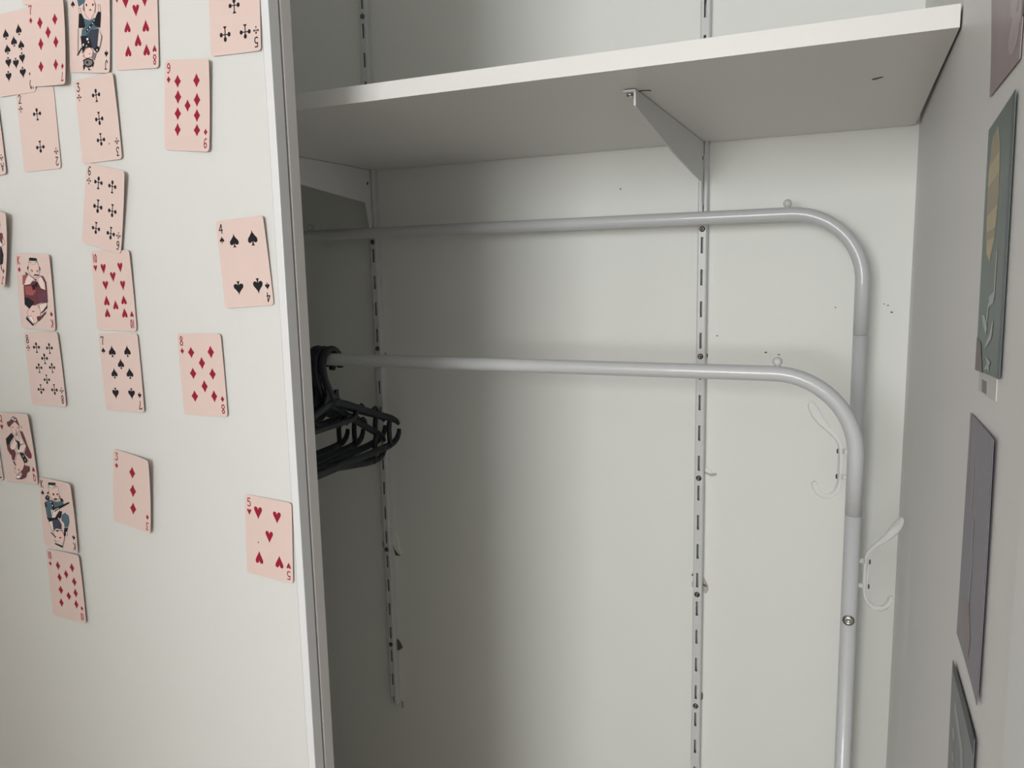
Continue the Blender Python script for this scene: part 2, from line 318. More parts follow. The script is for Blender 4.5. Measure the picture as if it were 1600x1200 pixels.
def coat_hook(side, ztop):
    # centre line read outward from the upright axis (a, depth below tip, width, thickness), in mm
    K = [(54.0, 0.0, 2.5, 2.6), (53.0, 4, 8.0, 3.0), (50.2, 10, 11.0, 3.2), (46.5, 17, 11.5, 3.4), (40, 26, 9.4, 3.8), (31.5, 35, 6.8, 4.4), (23.8, 43, 5.6, 5.0), (19.0, 50.5, 5.4, 5.4), (17.2, 58, 6.2, 5.6), (16.8, 70, 6.4, 5.6), (16.8, 85, 6.2, 5.6), (16.8, 97, 6.2, 5.6),
         (18.2, 106.5, 6.2, 5.6), (22.2, 114.5, 6.2, 5.6), (28.5, 119.5, 6.2, 5.6), (35.5, 119.5, 6.2, 5.6), (41.5, 115.5, 6.4, 5.6), (45.0, 109.0, 7.6, 6.0), (46.2, 104.0, 7.2, 5.6), (46.4, 101.5, 3.0, 3.0)]
    bm = NB(); rings = []
    for i, (a, d, w_, t_) in enumerate(K):
        a0, d0 = K[max(i - 1, 0)][:2]; a1, d1 = K[min(i + 1, len(K) - 1)][:2]
        tx, tz = a1 - a0, -(d1 - d0); L = math.hypot(tx, tz); nx, nz = -tz / L, tx / L
        ring = []
        for k in range(12):
            an = 2 * math.pi * k / 12; ca = math.copysign(abs(math.cos(an)) ** .7, math.cos(an)); sa = math.copysign(abs(math.sin(an)) ** .7, math.sin(an))
            ring.append(bm.verts.new(loc((XU + side * (a + nx * w_ / 2 * ca) / 1000, YF + t_ / 2 * sa / 1000, z(ztop) + (-d + nz * w_ / 2 * ca) / 1000))))
        rings.append(ring)
    for A, B in zip(rings, rings[1:]):
        for k in range(12): bm.faces.new((A[k], A[(k + 1) % 12], B[(k + 1) % 12], B[k]))
    bm.faces.new(rings[0]); bm.faces.new(rings[-1])
    h = obj('coat_hook', bm, 'clear', rack, True); h['label'] = 'clear plastic double coat hook'
    for d in (61, 93):
        bm = NB(); lathe(bm, [(0.0030, 0.0), (0.0030, 0.0062)], loc((XU + side * (TR - .0005), YF, z(ztop) - d / 1000)), (side, 0, 0), 14); obj('spacer', bm, 'clear', h, True)
        bm = NB(); lathe(bm, [(0.0032, 0.0), (0.0032, 0.0008), (0.0022, 0.0018), (0, 0.002)], loc((XU + side * 0.0200, YF, z(ztop) - d / 1000)), (side, 0, 0), 14); obj('screw', bm, 'screw', h, True)
coat_hook(-1, -0.1670); coat_hook(1, -0.3037)

# ------------------------------------------------------------------ hangers on the front rail
def hanger(x, yaw, roll, label, dy=0.0, sc=1.0):
    """local: s along the shoulders (towards the back wall), w across, height from the rail centre"""
    root = tag(empty('clothes_hanger', (x, YF, z(ZF) + 0.0013)), label, 'clothes hanger', 'dark plastic hangers on the front rail')
    root.rotation_euler = (roll, 0, yaw)
    R_, cy, cz = 0.0246, 0.0030, TR + 0.0053 - 0.0246
    # broad hook: comes up from the neck in front of the rail, over the top and down behind it
    bm = NB(); pts = [(0, 0.0, -0.070), (0, -0.003, -0.058), (0, -0.011, -0.044), (0, -0.0175, -0.030)]
    for i in range(17):
        a = math.radians(192 - i / 16 * 212); pts.append((0, cy + R_ * math.cos(a), cz + R_ * math.sin(a)))
    rad = [0.0056] * 3 + [0.0052] * (len(pts) - 3); rad[-1] = 0.0042
    tube(bm, pts, 0.004, 12, radii=rad, sq=1.22); obj('hook', bm, 'hanger', root, True)
    # body: rounded shoulders falling to the tips, cross bar, end struts and curled trouser notches
    bm = NB()
    for s in (-1, 1):
        arm = [(0, 0, -0.071), (0, s * 0.012, -0.0735), (0, s * 0.045, -0.083), (0, s * 0.095, -0.101), (0, s * 0.145, -0.1185), (0, s * 0.180, -0.1300), (0, s * 0.198, -0.1385), (0, s * 0.204, -0.1445)]
        tube(bm, arm, 0.0042, 10, radii=[.0070, .0070, .0066, .0064, .0064, .0062, .0052, .0040], sq=0.78)
    obj('shoulders', bm, 'hanger', root, True)
    bm = NB()
    low = [(0, -0.170, -0.178)] + [(0, q, -0.1795) for q in (-0.14, -0.07, 0, 0.07, 0.14)] + [(0, 0.170, -0.178)]
    tube(bm, low, 0.0070, 10, sq=0.72); obj('cross_bar', bm, 'hanger', root, True)
    for s in (-1, 1):
        bm = NB(); tube(bm, [(0, s * q, h) for q, h in [(0.176, -0.1275), (0.1715, -0.138), (0.1695, -0.150), (0.1700, -0.162), (0.171, -0.172), (0.168, -0.1795)]], 0.0046, 10); obj('end_strut', bm, 'hanger', root, True)
        bm = NB(); tube(bm, [(0, s * q, h) for q, h in [(0.165, -0.1785), (0.184, -0.1765), (0.197, -0.1705), (0.204, -0.162), (0.2055, -0.1545)]], 0.0038, 10, radii=[.0058, .0056, .0050, .0044, .0038]); obj('notch_hook', bm, 'hanger', root, True)
        bm = NB(); tube(bm, [(0, s * q, h) for q, h in [(0.118, -0.104), (0.127, -0.1005), (0.133, -0.105), (0.136, -0.112)]], 0.0032, 8); obj('strap_notch', bm, 'hanger', root, True)
    # braced triangle at the neck
    bm = NB()
    tube(bm, [(0, -0.072, -0.094), (0, -0.066, -0.105), (0, -0.055, -0.109), (0, 0.052, -0.109), (0, 0.063, -0.105), (0, 0.069, -0.093)], 0.0050, 10)
    obj('neck_brace', bm, 'hanger', root, True)
    bm = NB(); prism(bm, [(-0.030, -0.080), (0.026, -0.078), (0.017, -0.064), (0.016, -0.052), (0.010, -0.052), (0.006, -0.060), (-0.006, -0.044), (-0.018, -0.036), (-0.016, -0.058)], 'X', -0.0022, 0.0022); obj('neck_web', bm, 'hanger', root)
    return root
HL = [(-0.7680, 0.030, 0.0, 'dark plastic clothes hanger at the right end of the bunch, nearest the open rail'),
      (-0.7814, 0.050, -0.15, 'dark plastic clothes hanger hanging lowest, second from the right in the bunch'),
      (-0.7950, 0.056, 0.02, 'dark plastic clothes hanger in the middle of the bunch of five'),
      (-0.8250, 0.130, -0.02, 'dark plastic clothes hanger turned away, fourth from the right in the bunch'),
      (-0.8550, 0.150, -0.03, 'dark plastic clothes hanger at the left end of the bunch, mostly behind the door')]
for a in HL: hanger(*a)
CARDS = {
 '10S': (-0.8705, 0.2501, -0.16, {'u': [(-8.8,21.8),(13.3,23.8),(3.5,12.7),(-8.6,5.8),(14.7,7.5)], 'd': [(-9.1,-8.7),(14.3,-6.6),(3.2,-10.9),(-11.1,-23.2),(13.0,-21.7)]}),
 '7D': (-0.8115, 0.2528, -4.55, {'u': [(-10.8,21.6),(14.7,23.4),(2.1,11.1),(-11.0,-0.0),(14.8,0.5),(-12.6,-23.3),(13.4,-22.5)]}),
 'XX': (-0.8108, 0.3382, -4.07, {}),
 'JS': (-0.7468, 0.2593, -7.59, {}),
 '8H': (-0.6812, 0.2553, -4.52, {'u': [(-13.4,21.3),(13.6,20.8),(0.7,12.8)], 'd': [(-12.0,-2.3),(14.0,-2.8),(2.5,-15.9),(-11.9,-25.5),(14.3,-25.7)]}),
 '5C': (-0.5523, 0.2543, -2.11, {'u': [(-0.1,-0.6)], 'd': [(-12.5,-24.7),(12.3,-24.7)]}),
 '9D': (-0.6202, 0.1694, -6.34, {'u': [(-13.3,23.3),(-12.8,8.3),(-13.1,-7.7),(-13.3,-23.3),(13.0,23.8),(13.5,5.5),(13.4,-9.2),(13.5,-23.3),(0.4,0.1)]}),
 '3C': (-0.7472, 0.1682, 0.60, {'u': [(0.9,24.2)], 'd': [(1.8,0.6),(1.2,-20.9)]}),
 '2C': (-0.8429, 0.1656, 0.22, {'u': [(0.4,16.9)], 'd': [(0.2,-18.0)]}),
 'AC': (-0.9342, 0.1647, 1.60, {}),
 '6C': (-0.7499, 0.0758, -12.91, {'u': [(-10.7,25.1),(11.8,24.5)], 'd': [(-9.4,0.3),(13.7,-0.4),(-10.3,-23.4),(13.4,-24.6)]}),
 'JD': (-0.9410, 0.0416, -13.04, {}),
 'KD': (-0.8756, -0.0131, -2.48, {}),
 '10H': (-0.7481, -0.0132, -0.54, {'u': [(-13.1,24.1),(-12.0,6.0),(14.0,25.3),(15.5,5.9),(1.0,15.3)], 'd': [(-12.5,-10.7),(-13.0,-24.2),(14.9,-9.7),(14.4,-23.9),(1.2,-15.3)]}),
 '8C': (-0.8735, -0.1036, 1.03, {'u': [(-10.9,25.3),(12.6,24.5),(1.5,12.2),(-10.6,1.0),(13.1,1.6)], 'd': [(0.9,-12.2),(-11.8,-24.2),(12.7,-24.0)]}),
 '7S': (-0.7474, -0.1036, 0.81, {'u': [(-11.8,23.8),(12.5,24.3),(0.2,9.9),(-11.8,-0.9),(13.0,-0.4)], 'd': [(-13.0,-23.8),(12.9,-23.5)]}),
 '8D': (-0.6287, -0.1020, 0.69, {'u': [(-13.1,23.5),(14.9,24.3),(0.9,12.5),(-13.0,1.2),(14.7,1.2),(1.8,-12.2),(-13.4,-23.2),(14.3,-22.3)]}),
 '4S': (-0.5609, 0.0130, 2.98, {'u': [(-10.1,22.7),(14.0,23.4)], 'd': [(-11.1,-24.3),(13.9,-23.8)]}),
 'QH': (-0.9376, -0.2032, 1.39, {}),
 '7C': (-1.0060, -0.2059, 2.68, {}),
 'KS': (-0.8771, -0.2818, -1.51, {}),
 '10D': (-0.8769, -0.3720, -0.01, {'u': [(-11.7,24.1),(-11.0,9.0),(-11.2,-7.3),(-12.7,-24.1),(15.0,25.5),(16.2,7.6),(16.4,-6.8),(15.6,-21.4),(2.2,15.1),(2.6,-12.9)]}),
 '3D': (-0.7471, -0.2394, -6.89, {'u': [(0.5,22.0),(1.2,0.6),(1.4,-20.7)]}),
 '5H': (-0.5540, -0.2721, -2.98, {'u': [(-13.7,25.8),(11.4,24.8),(0.5,1.8)], 'd': [(-13.7,-23.5),(13.3,-23.4)]}),
}
COURT = {
 'JS': [
  ('teal', [(-19.3,29.0),(-16.2,33.7),(-6.4,34.2),(-4.9,28.8),(-8.5,25.4),(-16.8,21.8)]),
  ('grey', [(-9.5,24.8),(-6.9,26.1),(-8.4,16.6),(-10.8,19.3)]),
  ('grey', [(7.1,27.9),(10.1,23.2),(9.0,15.4),(7.3,16.4)]),
  ('skin', [(-8.5,24.7),(-5.9,29.4),(6.9,29.2),(8.9,21.8),(7.3,15.1),(0.6,8.0),(-6.5,13.9)]),
  ('ink', [(-6.2,24.7),(-3.9,24.3),(-3.6,22.0),(-5.6,22.3)]),
  ('ink', [(4.3,24.6),(6.6,24.4),(6.0,22.0),(4.0,22.4)]),
  ('ink', [(-1.1,17.5),(1.2,19.6),(3.5,17.5),(1.2,18.0)]),
  ('skin', [(-16.8,20.4),(-14.2,20.4),(-13.2,14.9),(-15.8,15.0)]),
  ('skin', [(13.4,23.1),(16.4,22.7),(16.9,16.0),(13.9,16.4)]),
  ('teal', [(-9.7,10.5),(0.6,8.0),(7.8,11.0),(6.8,6.3),(13.9,0.8),(2.6,-0.5),(-5.7,-6.7),(-12.9,-6.7),(-11.8,-0.5),(-6.6,1.6)]),
  ('ink', [(-16.3,15.0),(-12.2,14.9),(-9.1,10.5),(-6.6,2.3),(-8.7,0.8),(-17.2,0.9)]),
  ('ink', [(10.9,13.7),(12.9,16.4),(17.9,15.7),(16.4,0.7),(7.8,2.9),(6.8,7.0)]),
  ('navy', [(-14.0,-7.0),(-5.7,-6.7),(2.6,-0.5),(14.4,0.2),(12.8,-9.4),(11.8,-17.6),(7.6,-21.7),(4.6,-19.0),(-5.7,-18.4),(-11.0,-24.6)]),
  ('ink', [(-14.0,-7.0),(-5.7,-7.0),(0.5,-9.4),(4.6,-19.0),(-5.7,-18.4),(-11.0,-24.6),(-13.0,-12.2)]),
  ('ink', [(-5.6,-1.2),(6.8,9.0),(10.8,11.7),(9.0,7.0),(-4.6,-4.3)]),
  ('white', [(6.3,8.9),(8.0,8.6),(7.6,7.0),(6.1,7.1)]),
  ('white', [(3.9,6.2),(5.5,5.9),(5.1,4.1),(3.7,4.4)]),
  ('white', [(-0.6,2.4),(1.6,2.6),(1.4,0.3),(-0.4,0.3)]),
  ('white', [(-3.7,-0.1),(-1.9,-0.1),(-2.1,-1.9),(-3.6,-1.9)]),
  ('white', [(-5.2,-9.1),(-1.5,-8.8),(-1.6,-11.6),(-4.7,-11.6)]),
  ('white', [(-2.8,-12.5),(-0.5,-12.3),(-0.7,-14.2),(-2.6,-14.2)]),
  ('white', [(-5.7,-16.0),(-3.7,-15.9),(-3.9,-17.7),(-5.3,-17.7)]),
  ('white', [(-11.1,-15.6),(-8.3,-13.6),(-8.6,-16.7),(-10.5,-17.6)]),
  ('skin', [(-10.0,-27.4),(-5.7,-19.1),(0.5,-18.3),(5.6,-21.7),(3.5,-28.0),(-4.8,-29.4)]),
  ('ink', [(-5.2,-19.4),(-2.8,-19.4),(-4.2,-20.3)]),
  ('ink', [(-1.1,-24.6),(1.3,-24.2),(0.4,-25.6)]),
  ('ink', [(-9.7,-26.4),(-7.4,-26.3),(-8.4,-27.3)]),
  ('grey', [(5.6,-23.1),(10.7,-24.4),(7.6,-31.4),(3.0,-28.7)]),
  ('ink', [(-10.0,-30.9),(-2.7,-29.1),(5.0,-30.4),(6.8,-34.1),(2.4,-37.7),(-2.8,-38.6),(-8.8,-36.5)]),
  ('grey', [(-8.1,-31.9),(-2.7,-30.3),(3.7,-31.4),(5.1,-34.2),(1.6,-36.4),(-2.8,-37.2),(-7.4,-35.4)]),
  ('ink', [(-5.3,-32.2),(-1.7,-32.2),(-1.7,-34.6),(-4.8,-34.7)]),
  ('ink', [(-10.1,-35.8),(-9.3,-42.1),(-6.5,-37.1)]),
  ('ink', [(-3.3,-38.6),(1.4,-40.1),(-0.7,-43.4)]),
  ('ink', [(3.5,-34.9),(7.2,-32.8),(5.0,-38.7)]),
  ('ink', [(7.7,-20.3),(11.8,-17.0),(16.0,-18.2),(14.8,-21.7),(10.7,-23.9)]),
  ('white', [(10.7,-20.3),(13.0,-19.8),(12.8,-22.0),(11.2,-22.2)]),
  ('ink', [(-19.2,-26.1),(-12.5,-18.4),(-11.5,-19.4),(-18.1,-26.9)]),
  ('ink', [(-17.4,0.2),(-16.8,0.2),(-17.5,-24.0),(-18.1,-24.0)]),
  ('ink', [(14.9,-0.5),(19.9,-8.0),(16.8,-18.2),(16.0,-18.2),(18.9,-8.0)]),
 ],
 'JD': [
  ('maroon', [(-10.6,25.4),(-2.4,35.8),(7.3,38.0),(13.6,34.7),(17.1,28.1),(15.5,23.7),(0.8,21.8),(-10.3,20.5)]),
  ('white', [(6.6,29.4),(11.7,26.3),(15.4,24.1),(8.1,24.0)]),
  ('skin', [(-9.1,19.9),(15.5,23.3),(14.5,18.7),(6.2,13.8),(-4.9,12.5)]),
  ('maroon', [(13.5,14.4),(17.6,19.2),(21.9,18.5),(23.4,13.0),(20.7,6.8),(15.8,7.5)]),
  ('maroon', [(-14.2,-2.6),(19.1,3.2),(24.5,-5.6),(23.9,-16.4),(19.1,-19.1),(-12.1,-19.7)]),
  ('ink', [(12.0,-2.3),(20.4,1.8),(24.2,-5.6),(23.6,-16.5),(19.1,-18.9),(15.1,-14.1)]),
  ('white', [(8.7,11.8),(13.7,11.2),(22.0,5.0),(16.7,1.9),(1.8,2.2)]),
  ('skin', [(20.4,12.5),(27.2,11.3),(26.8,7.2),(23.2,5.3)]),
  ('ink', [(3.4,-27.4),(16.1,-21.4),(17.1,-27.0),(13.7,-32.9),(3.8,-34.9)]),
  ('ink', [(19.1,-19.1),(21.0,-19.5),(23.1,-24.1),(21.7,-25.2)]),
 ],
 'KD': [
  ('red', [(-20.7,18.4),(-10.2,20.7),(-15.7,14.6),(-19.6,7.2),(-22.0,7.9)]),
  ('maroon', [(-20.3,6.8),(-0.3,12.6),(4.9,12.0),(11.8,4.2),(21.5,2.1),(21.2,-11.4),(7.4,-12.8),(-3.6,-15.7),(-12.7,-20.9),(-21.2,-15.6)]),
  ('red', [(-18.6,5.6),(-8.2,6.7),(0.7,0.6),(-5.9,-4.4),(-17.9,-4.1)]),
  ('purple', [(5.1,-2.4),(21.4,1.3),(20.7,-10.6),(5.1,-12.1)]),
  ('ink', [(-20.2,-7.4),(-13.5,-7.2),(-3.3,-12.4),(-12.6,-20.5),(-20.5,-15.2)]),
  ('maroon', [(10.5,19.3),(16.9,18.3),(21.4,11.7),(21.5,2.1),(19.2,2.1),(18.4,10.8),(14.9,16.6)]),
  ('pale', [(-10.3,19.5),(-0.1,15.0),(-8.0,8.4),(-19.1,6.8),(-15.8,13.8)]),
  ('pale', [(6.6,16.0),(13.3,17.8),(18.4,10.8),(18.6,2.4),(10.6,4.2),(6.5,10.4)]),
  ('skin', [(-7.4,34.0),(-9.7,24.3),(-5.1,17.7),(1.2,15.8),(8.7,18.4),(11.2,25.6),(8.7,34.3)]),
  ('ink', [(-5.6,39.2),(7.4,38.6),(8.1,35.9),(-7.1,36.0)]),
  ('white', [(-6.6,35.6),(8.0,35.5),(3.7,32.2),(-2.8,32.1)]),
  ('ink', [(-2.1,18.1),(2.4,20.5),(8.2,20.0),(11.0,18.5),(4.0,18.8)]),
  ('ink', [(-4.8,25.7),(-0.8,24.3),(-1.5,23.4),(-4.9,24.6)]),
  ('ink', [(9.5,25.6),(5.2,24.2),(5.7,23.4),(9.4,24.7)]),
  ('ink', [(-3.9,23.1),(-1.7,23.1),(-1.8,22.5),(-4.0,22.4)]),
  ('ink', [(5.6,23.1),(8.0,23.3),(8.0,22.7),(5.6,22.5)]),
  ('ink', [(-10.6,29.1),(-8.0,28.8),(-9.4,24.8),(-10.8,25.5)]),
  ('ink', [(10.9,29.6),(12.8,27.3),(11.7,24.5),(10.7,25.6)]),
  ('ink', [(-16.2,22.6),(-10.2,20.7),(-13.3,19.3)]),
  ('ink', [(0.5,14.6),(4.7,14.7),(2.6,12.3)]),
  ('ink', [(-4.6,6.9),(-0.7,9.4),(-0.2,3.8),(-4.1,1.3)]),
  ('ink', [(1.2,10.2),(4.5,11.1),(4.3,6.3),(1.4,5.1)]),
  ('skin', [(-16.6,-23.5),(-7.3,-15.8),(2.4,-15.4),(7.7,-20.8),(5.8,-27.4),(-2.5,-36.7),(-11.2,-38.8),(-17.3,-29.3)]),
  ('pale', [(4.9,-14.5),(19.4,-11.5),(19.4,-17.1),(7.3,-24.1)]),
  ('ink', [(8.6,-23.6),(19.6,-14.7),(19.7,-17.5),(9.7,-24.4)]),
  ('ink', [(-19.5,-29.4),(-6.9,-38.6),(-9.1,-40.2),(-19.6,-33.1)]),
  ('white', [(-16.7,-28.9),(-10.0,-28.9),(-5.8,-34.4),(-6.8,-37.8)]),
  ('ink', [(-8.1,-22.8),(-3.8,-22.6),(-3.9,-23.4),(-8.2,-23.6)]),
  ('maroon', [(-0.3,-28.5),(6.9,-28.1),(16.5,-22.0),(16.8,-24.0),(2.6,-34.4),(-0.2,-32.5)]),
 ],
 'QH': [
  ('maroon', [(8.9,21.5),(14.2,21.7),(17.6,14.6),(20.5,5.2),(26.4,-7.2),(24.9,-11.7),(19.6,-12.0),(11.3,-6.4),(17.8,3.5),(11.5,13.6)]),
  ('maroon', [(-21.0,3.3),(-14.3,3.6),(-14.6,-1.3),(-6.0,-3.3),(-4.5,-8.0),(-11.1,-10.8),(-16.7,-8.7),(-20.4,-3.2)]),
  ('ink', [(-20.8,10.6),(-8.3,18.8),(-3.7,14.5),(-12.4,6.9),(-14.3,3.6),(-21.0,3.3)]),
  ('maroon', [(-14.4,-9.4),(-4.4,-7.2),(-9.7,-16.4),(-13.8,-15.8)]),
  ('pale', [(-2.7,13.8),(-14.9,0.3),(-12.0,-3.2),(-4.5,-1.6),(0.6,5.9)]),
  ('pale', [(6.3,17.4),(17.8,3.5),(10.4,-4.9),(-3.0,-6.4),(-0.1,2.7),(5.0,4.5)]),
  ('ink', [(-3.8,10.9),(5.7,8.1),(6.1,3.7),(2.5,-2.5),(0.1,-1.4),(1.3,5.9)]),
  ('skin', [(-7.7,28.0),(1.7,33.5),(8.5,28.6),(9.2,23.1),(2.6,16.4),(-3.4,16.2),(-7.8,21.6)]),
  ('maroon', [(-14.8,31.8),(-8.4,33.6),(-0.6,39.8),(6.7,37.7),(10.8,26.9),(6.9,29.7),(1.6,33.1),(-6.9,28.8),(-10.0,25.7),(-13.4,26.6)]),
  ('white', [(-4.9,36.1),(0.3,38.7),(6.3,35.7),(2.3,33.6)]),
  ('ink', [(-1.3,36.2),(2.1,37.5),(3.3,35.6),(0.3,35.5)]),
  ('ink', [(-4.8,26.4),(-2.4,26.4),(-2.6,25.5),(-5.0,25.4)]),
  ('ink', [(5.0,26.1),(7.4,26.2),(7.2,25.2),(4.9,25.1)]),
  ('ink', [(0.5,22.9),(3.6,23.0),(1.9,22.1)]),
  ('ink', [(1.7,21.2),(2.9,21.2),(2.4,15.6),(1.2,15.5)]),
  ('ink', [(5.0,4.1),(13.7,6.7),(13.9,6.0),(5.4,3.3)]),
  ('ink', [(2.0,-5.3),(10.2,-5.7),(16.9,-14.1),(15.1,-17.5),(10.2,-18.1),(5.9,-9.9)]),
  ('white', [(8.5,-8.6),(10.3,-8.5),(10.5,-10.5),(8.9,-10.6)]),
  ('white', [(11.4,-13.2),(13.3,-13.1),(13.1,-15.2),(11.5,-15.2)]),
  ('skin', [(-8.5,-19.6),(-1.9,-7.1),(3.8,-8.4),(10.0,-19.4),(5.0,-26.9),(-7.2,-34.2),(-11.7,-29.6)]),
  ('ink', [(-11.6,-16.5),(-6.5,-21.5),(-7.9,-22.7),(-12.5,-18.2)]),
  ('ink', [(-4.6,-27.3),(-1.0,-27.1),(-1.8,-28.3),(-4.3,-28.4)]),
  ('ink', [(-10.2,-26.0),(-7.9,-25.7),(-8.1,-26.7),(-10.1,-27.0)]),
  ('maroon', [(9.7,-21.0),(18.9,-22.1),(18.4,-27.7),(12.6,-30.5),(9.1,-36.4),(1.4,-39.3),(-9.5,-40.0),(-9.2,-38.4),(2.5,-33.5),(0.8,-30.4),(7.0,-26.0)]),
  ('white', [(-8.5,-35.1),(2.4,-34.4),(-4.5,-38.9),(-9.2,-38.8)]),
  ('ink', [(13.6,27.6),(15.6,27.7),(15.4,26.5),(13.4,26.4)]),
 ],
 'KS': [
  ('skin', [(-14.2,33.6),(-13.5,24.5),(-8.5,17.6),(-0.4,16.5),(4.9,21.0),(6.4,28.6),(4.5,36.3)]),
  ('teal', [(-23.4,13.1),(-14.5,16.8),(-8.6,16.7),(-0.4,16.1),(7.0,18.7),(13.2,17.0),(10.9,12.6),(2.1,8.1),(-8.9,4.9),(-22.3,3.1)]),
  ('ink', [(-13.4,16.1),(-9.1,17.5),(-4.1,5.5),(8.3,5.5),(5.5,-2.4),(-0.9,-6.6),(-18.2,-11.6),(-22.3,-6.2),(-7.2,0.1)]),
  ('teal', [(-23.0,11.5),(-19.9,11.9),(-12.8,2.7),(-12.6,-5.7),(-21.2,-6.9),(-22.5,1.4)]),
  ('ink', [(-22.0,19.2),(-16.7,23.3),(-12.6,20.4),(-14.6,15.9),(-20.6,16.0)]),
  ('ink', [(5.7,22.7),(12.0,21.9),(13.7,18.3),(8.0,17.9)]),
  ('grey', [(-18.2,20.5),(-15.7,21.3),(-15.2,19.1),(-17.9,18.2)]),
  ('ink', [(-23.5,12.3),(-19.9,11.9),(-20.0,6.8),(-23.1,6.4)]),
  ('ink', [(-7.4,7.2),(23.4,19.8),(25.3,18.6),(2.0,7.2),(-6.7,3.5)]),
  ('pale', [(-8.4,4.6),(1.7,9.7),(3.6,6.2),(-6.6,-4.9),(-13.2,-5.4)]),
  ('ink', [(-6.7,3.9),(1.0,8.3),(1.4,7.1),(-5.0,3.3)]),
  ('navy', [(-11.8,-8.2),(0.4,-5.6),(5.0,-11.7),(3.6,-17.8),(-10.9,-19.9)]),
  ('teal', [(7.7,1.3),(13.4,5.0),(20.1,2.1),(20.2,-6.2),(17.1,-12.5),(9.9,-14.4),(9.9,-9.3),(5.1,-5.8)]),
  ('ink', [(9.3,-14.9),(17.0,-13.4),(14.0,-18.8),(9.7,-25.4),(6.9,-27.5)]),
  ('pale', [(11.0,-20.1),(14.1,-18.4),(14.6,-23.8),(12.8,-24.1)]),
  ('pale', [(-19.4,-11.8),(-11.9,-9.0),(-10.9,-19.9),(-13.6,-22.9)]),
  ('white', [(-12.3,15.4),(-9.9,15.7),(-10.2,13.6),(-12.1,13.3)]),
  ('white', [(-10.2,11.5),(-8.0,11.8),(-8.1,9.6),(-10.0,9.4)]),
  ('white', [(-0.7,-3.3),(1.6,-3.3),(1.1,-5.5),(-0.7,-5.4)]),
  ('ink', [(-12.8,39.2),(1.5,40.5),(0.5,37.5),(-13.2,36.3)]),
  ('white', [(-13.9,35.8),(1.6,36.8),(-2.3,33.6),(-10.0,33.3)]),
  ('ink', [(-4.3,36.5),(-2.8,36.7),(-3.3,34.5),(-4.5,34.4)]),
  ('ink', [(-6.8,26.3),(-3.2,26.4),(-3.9,24.0),(-6.2,24.1)]),
  ('ink', [(1.6,27.2),(4.5,27.4),(3.8,25.2),(1.7,25.2)]),
  ('ink', [(-6.6,18.8),(-1.0,21.1),(2.7,20.2),(-1.9,18.3)]),
  ('ink', [(-18.3,24.7),(-13.7,27.7),(-13.5,24.5)]),
  ('ink', [(6.0,25.3),(9.4,24.4),(5.7,23.2)]),
  ('skin', [(-10.4,-20.7),(4.7,-18.5),(9.0,-26.3),(4.9,-36.3),(-10.3,-34.3)]),
  ('white', [(-9.2,-20.5),(-5.9,-17.9),(3.7,-17.4),(4.4,-19.4)]),
  ('ink', [(-7.3,-20.3),(-0.1,-19.6),(-4.0,-22.2)]),
  ('ink', [(-1.8,-28.1),(3.6,-27.6),(0.3,-30.2)]),
  ('ink', [(-16.7,-23.7),(-6.6,-28.7),(-8.0,-30.1),(-16.3,-25.4)]),
  ('white', [(-10.9,-34.4),(-3.1,-33.7),(4.3,-36.4),(3.4,-38.6)]),
  ('ink', [(-11.2,-37.0),(4.6,-38.9),(3.1,-41.0),(-9.7,-38.9)]),
 ],
}

# ------------------------------------------------------------------ playing cards stuck on the door
CW, CH = 0.0622, 0.0872
def pip_shape(kind):
    """outline polygons in a unit box about the origin"""
    if kind == 'D':
        p = [(0, .5), (.17, .22), (.36, 0), (.17, -.22), (0, -.5), (-.17, -.22), (-.36, 0), (-.17, .22)]; return [p]
    if kind == 'H':
        h = [(0, -.52), (.10, -.30), (.26, -.02), (.37, .20), (.38, .36), (.30, .47), (.17, .48), (.06, .40), (0, .24)]
        return [h + [(-x, y) for x, y in h[-2:0:-1]]]
    if kind == 'S':
        h = [(0, .52), (.06, .34), (.20, .16), (.37, -.02), (.40, -.20), (.30, -.32), (.14, -.30), (.05, -.22)]
        body = h + [(-x, y) for x, y in h[:0:-1]]
        return [body, [(-.04, -.20), (.04, -.20), (.07, -.40), (.16, -.50), (-.16, -.50), (-.07, -.40)]]
    if kind == 'C':
        out = []
        def disc(cx, cy, r, ry=None): out.append([(cx + r * math.cos(i * math.pi / 6), cy + (ry or r) * math.sin(i * math.pi / 6)) for i in range(12)])
        disc(0, .35, .13, .17); disc(-.33, .04, .13, .16); disc(.33, .04, .13, .16)
        out.append([(-.045, .25), (.045, .25), (.04, -.38), (-.04, -.38)]); out.append([(-.25, .075), (.25, .075), (.25, .005), (-.25, .005)])
        out.append([(-.035, -.34), (.035, -.34), (.15, -.47), (.13, -.51), (-.15, -.51), (-.13, -.47)])
        return out
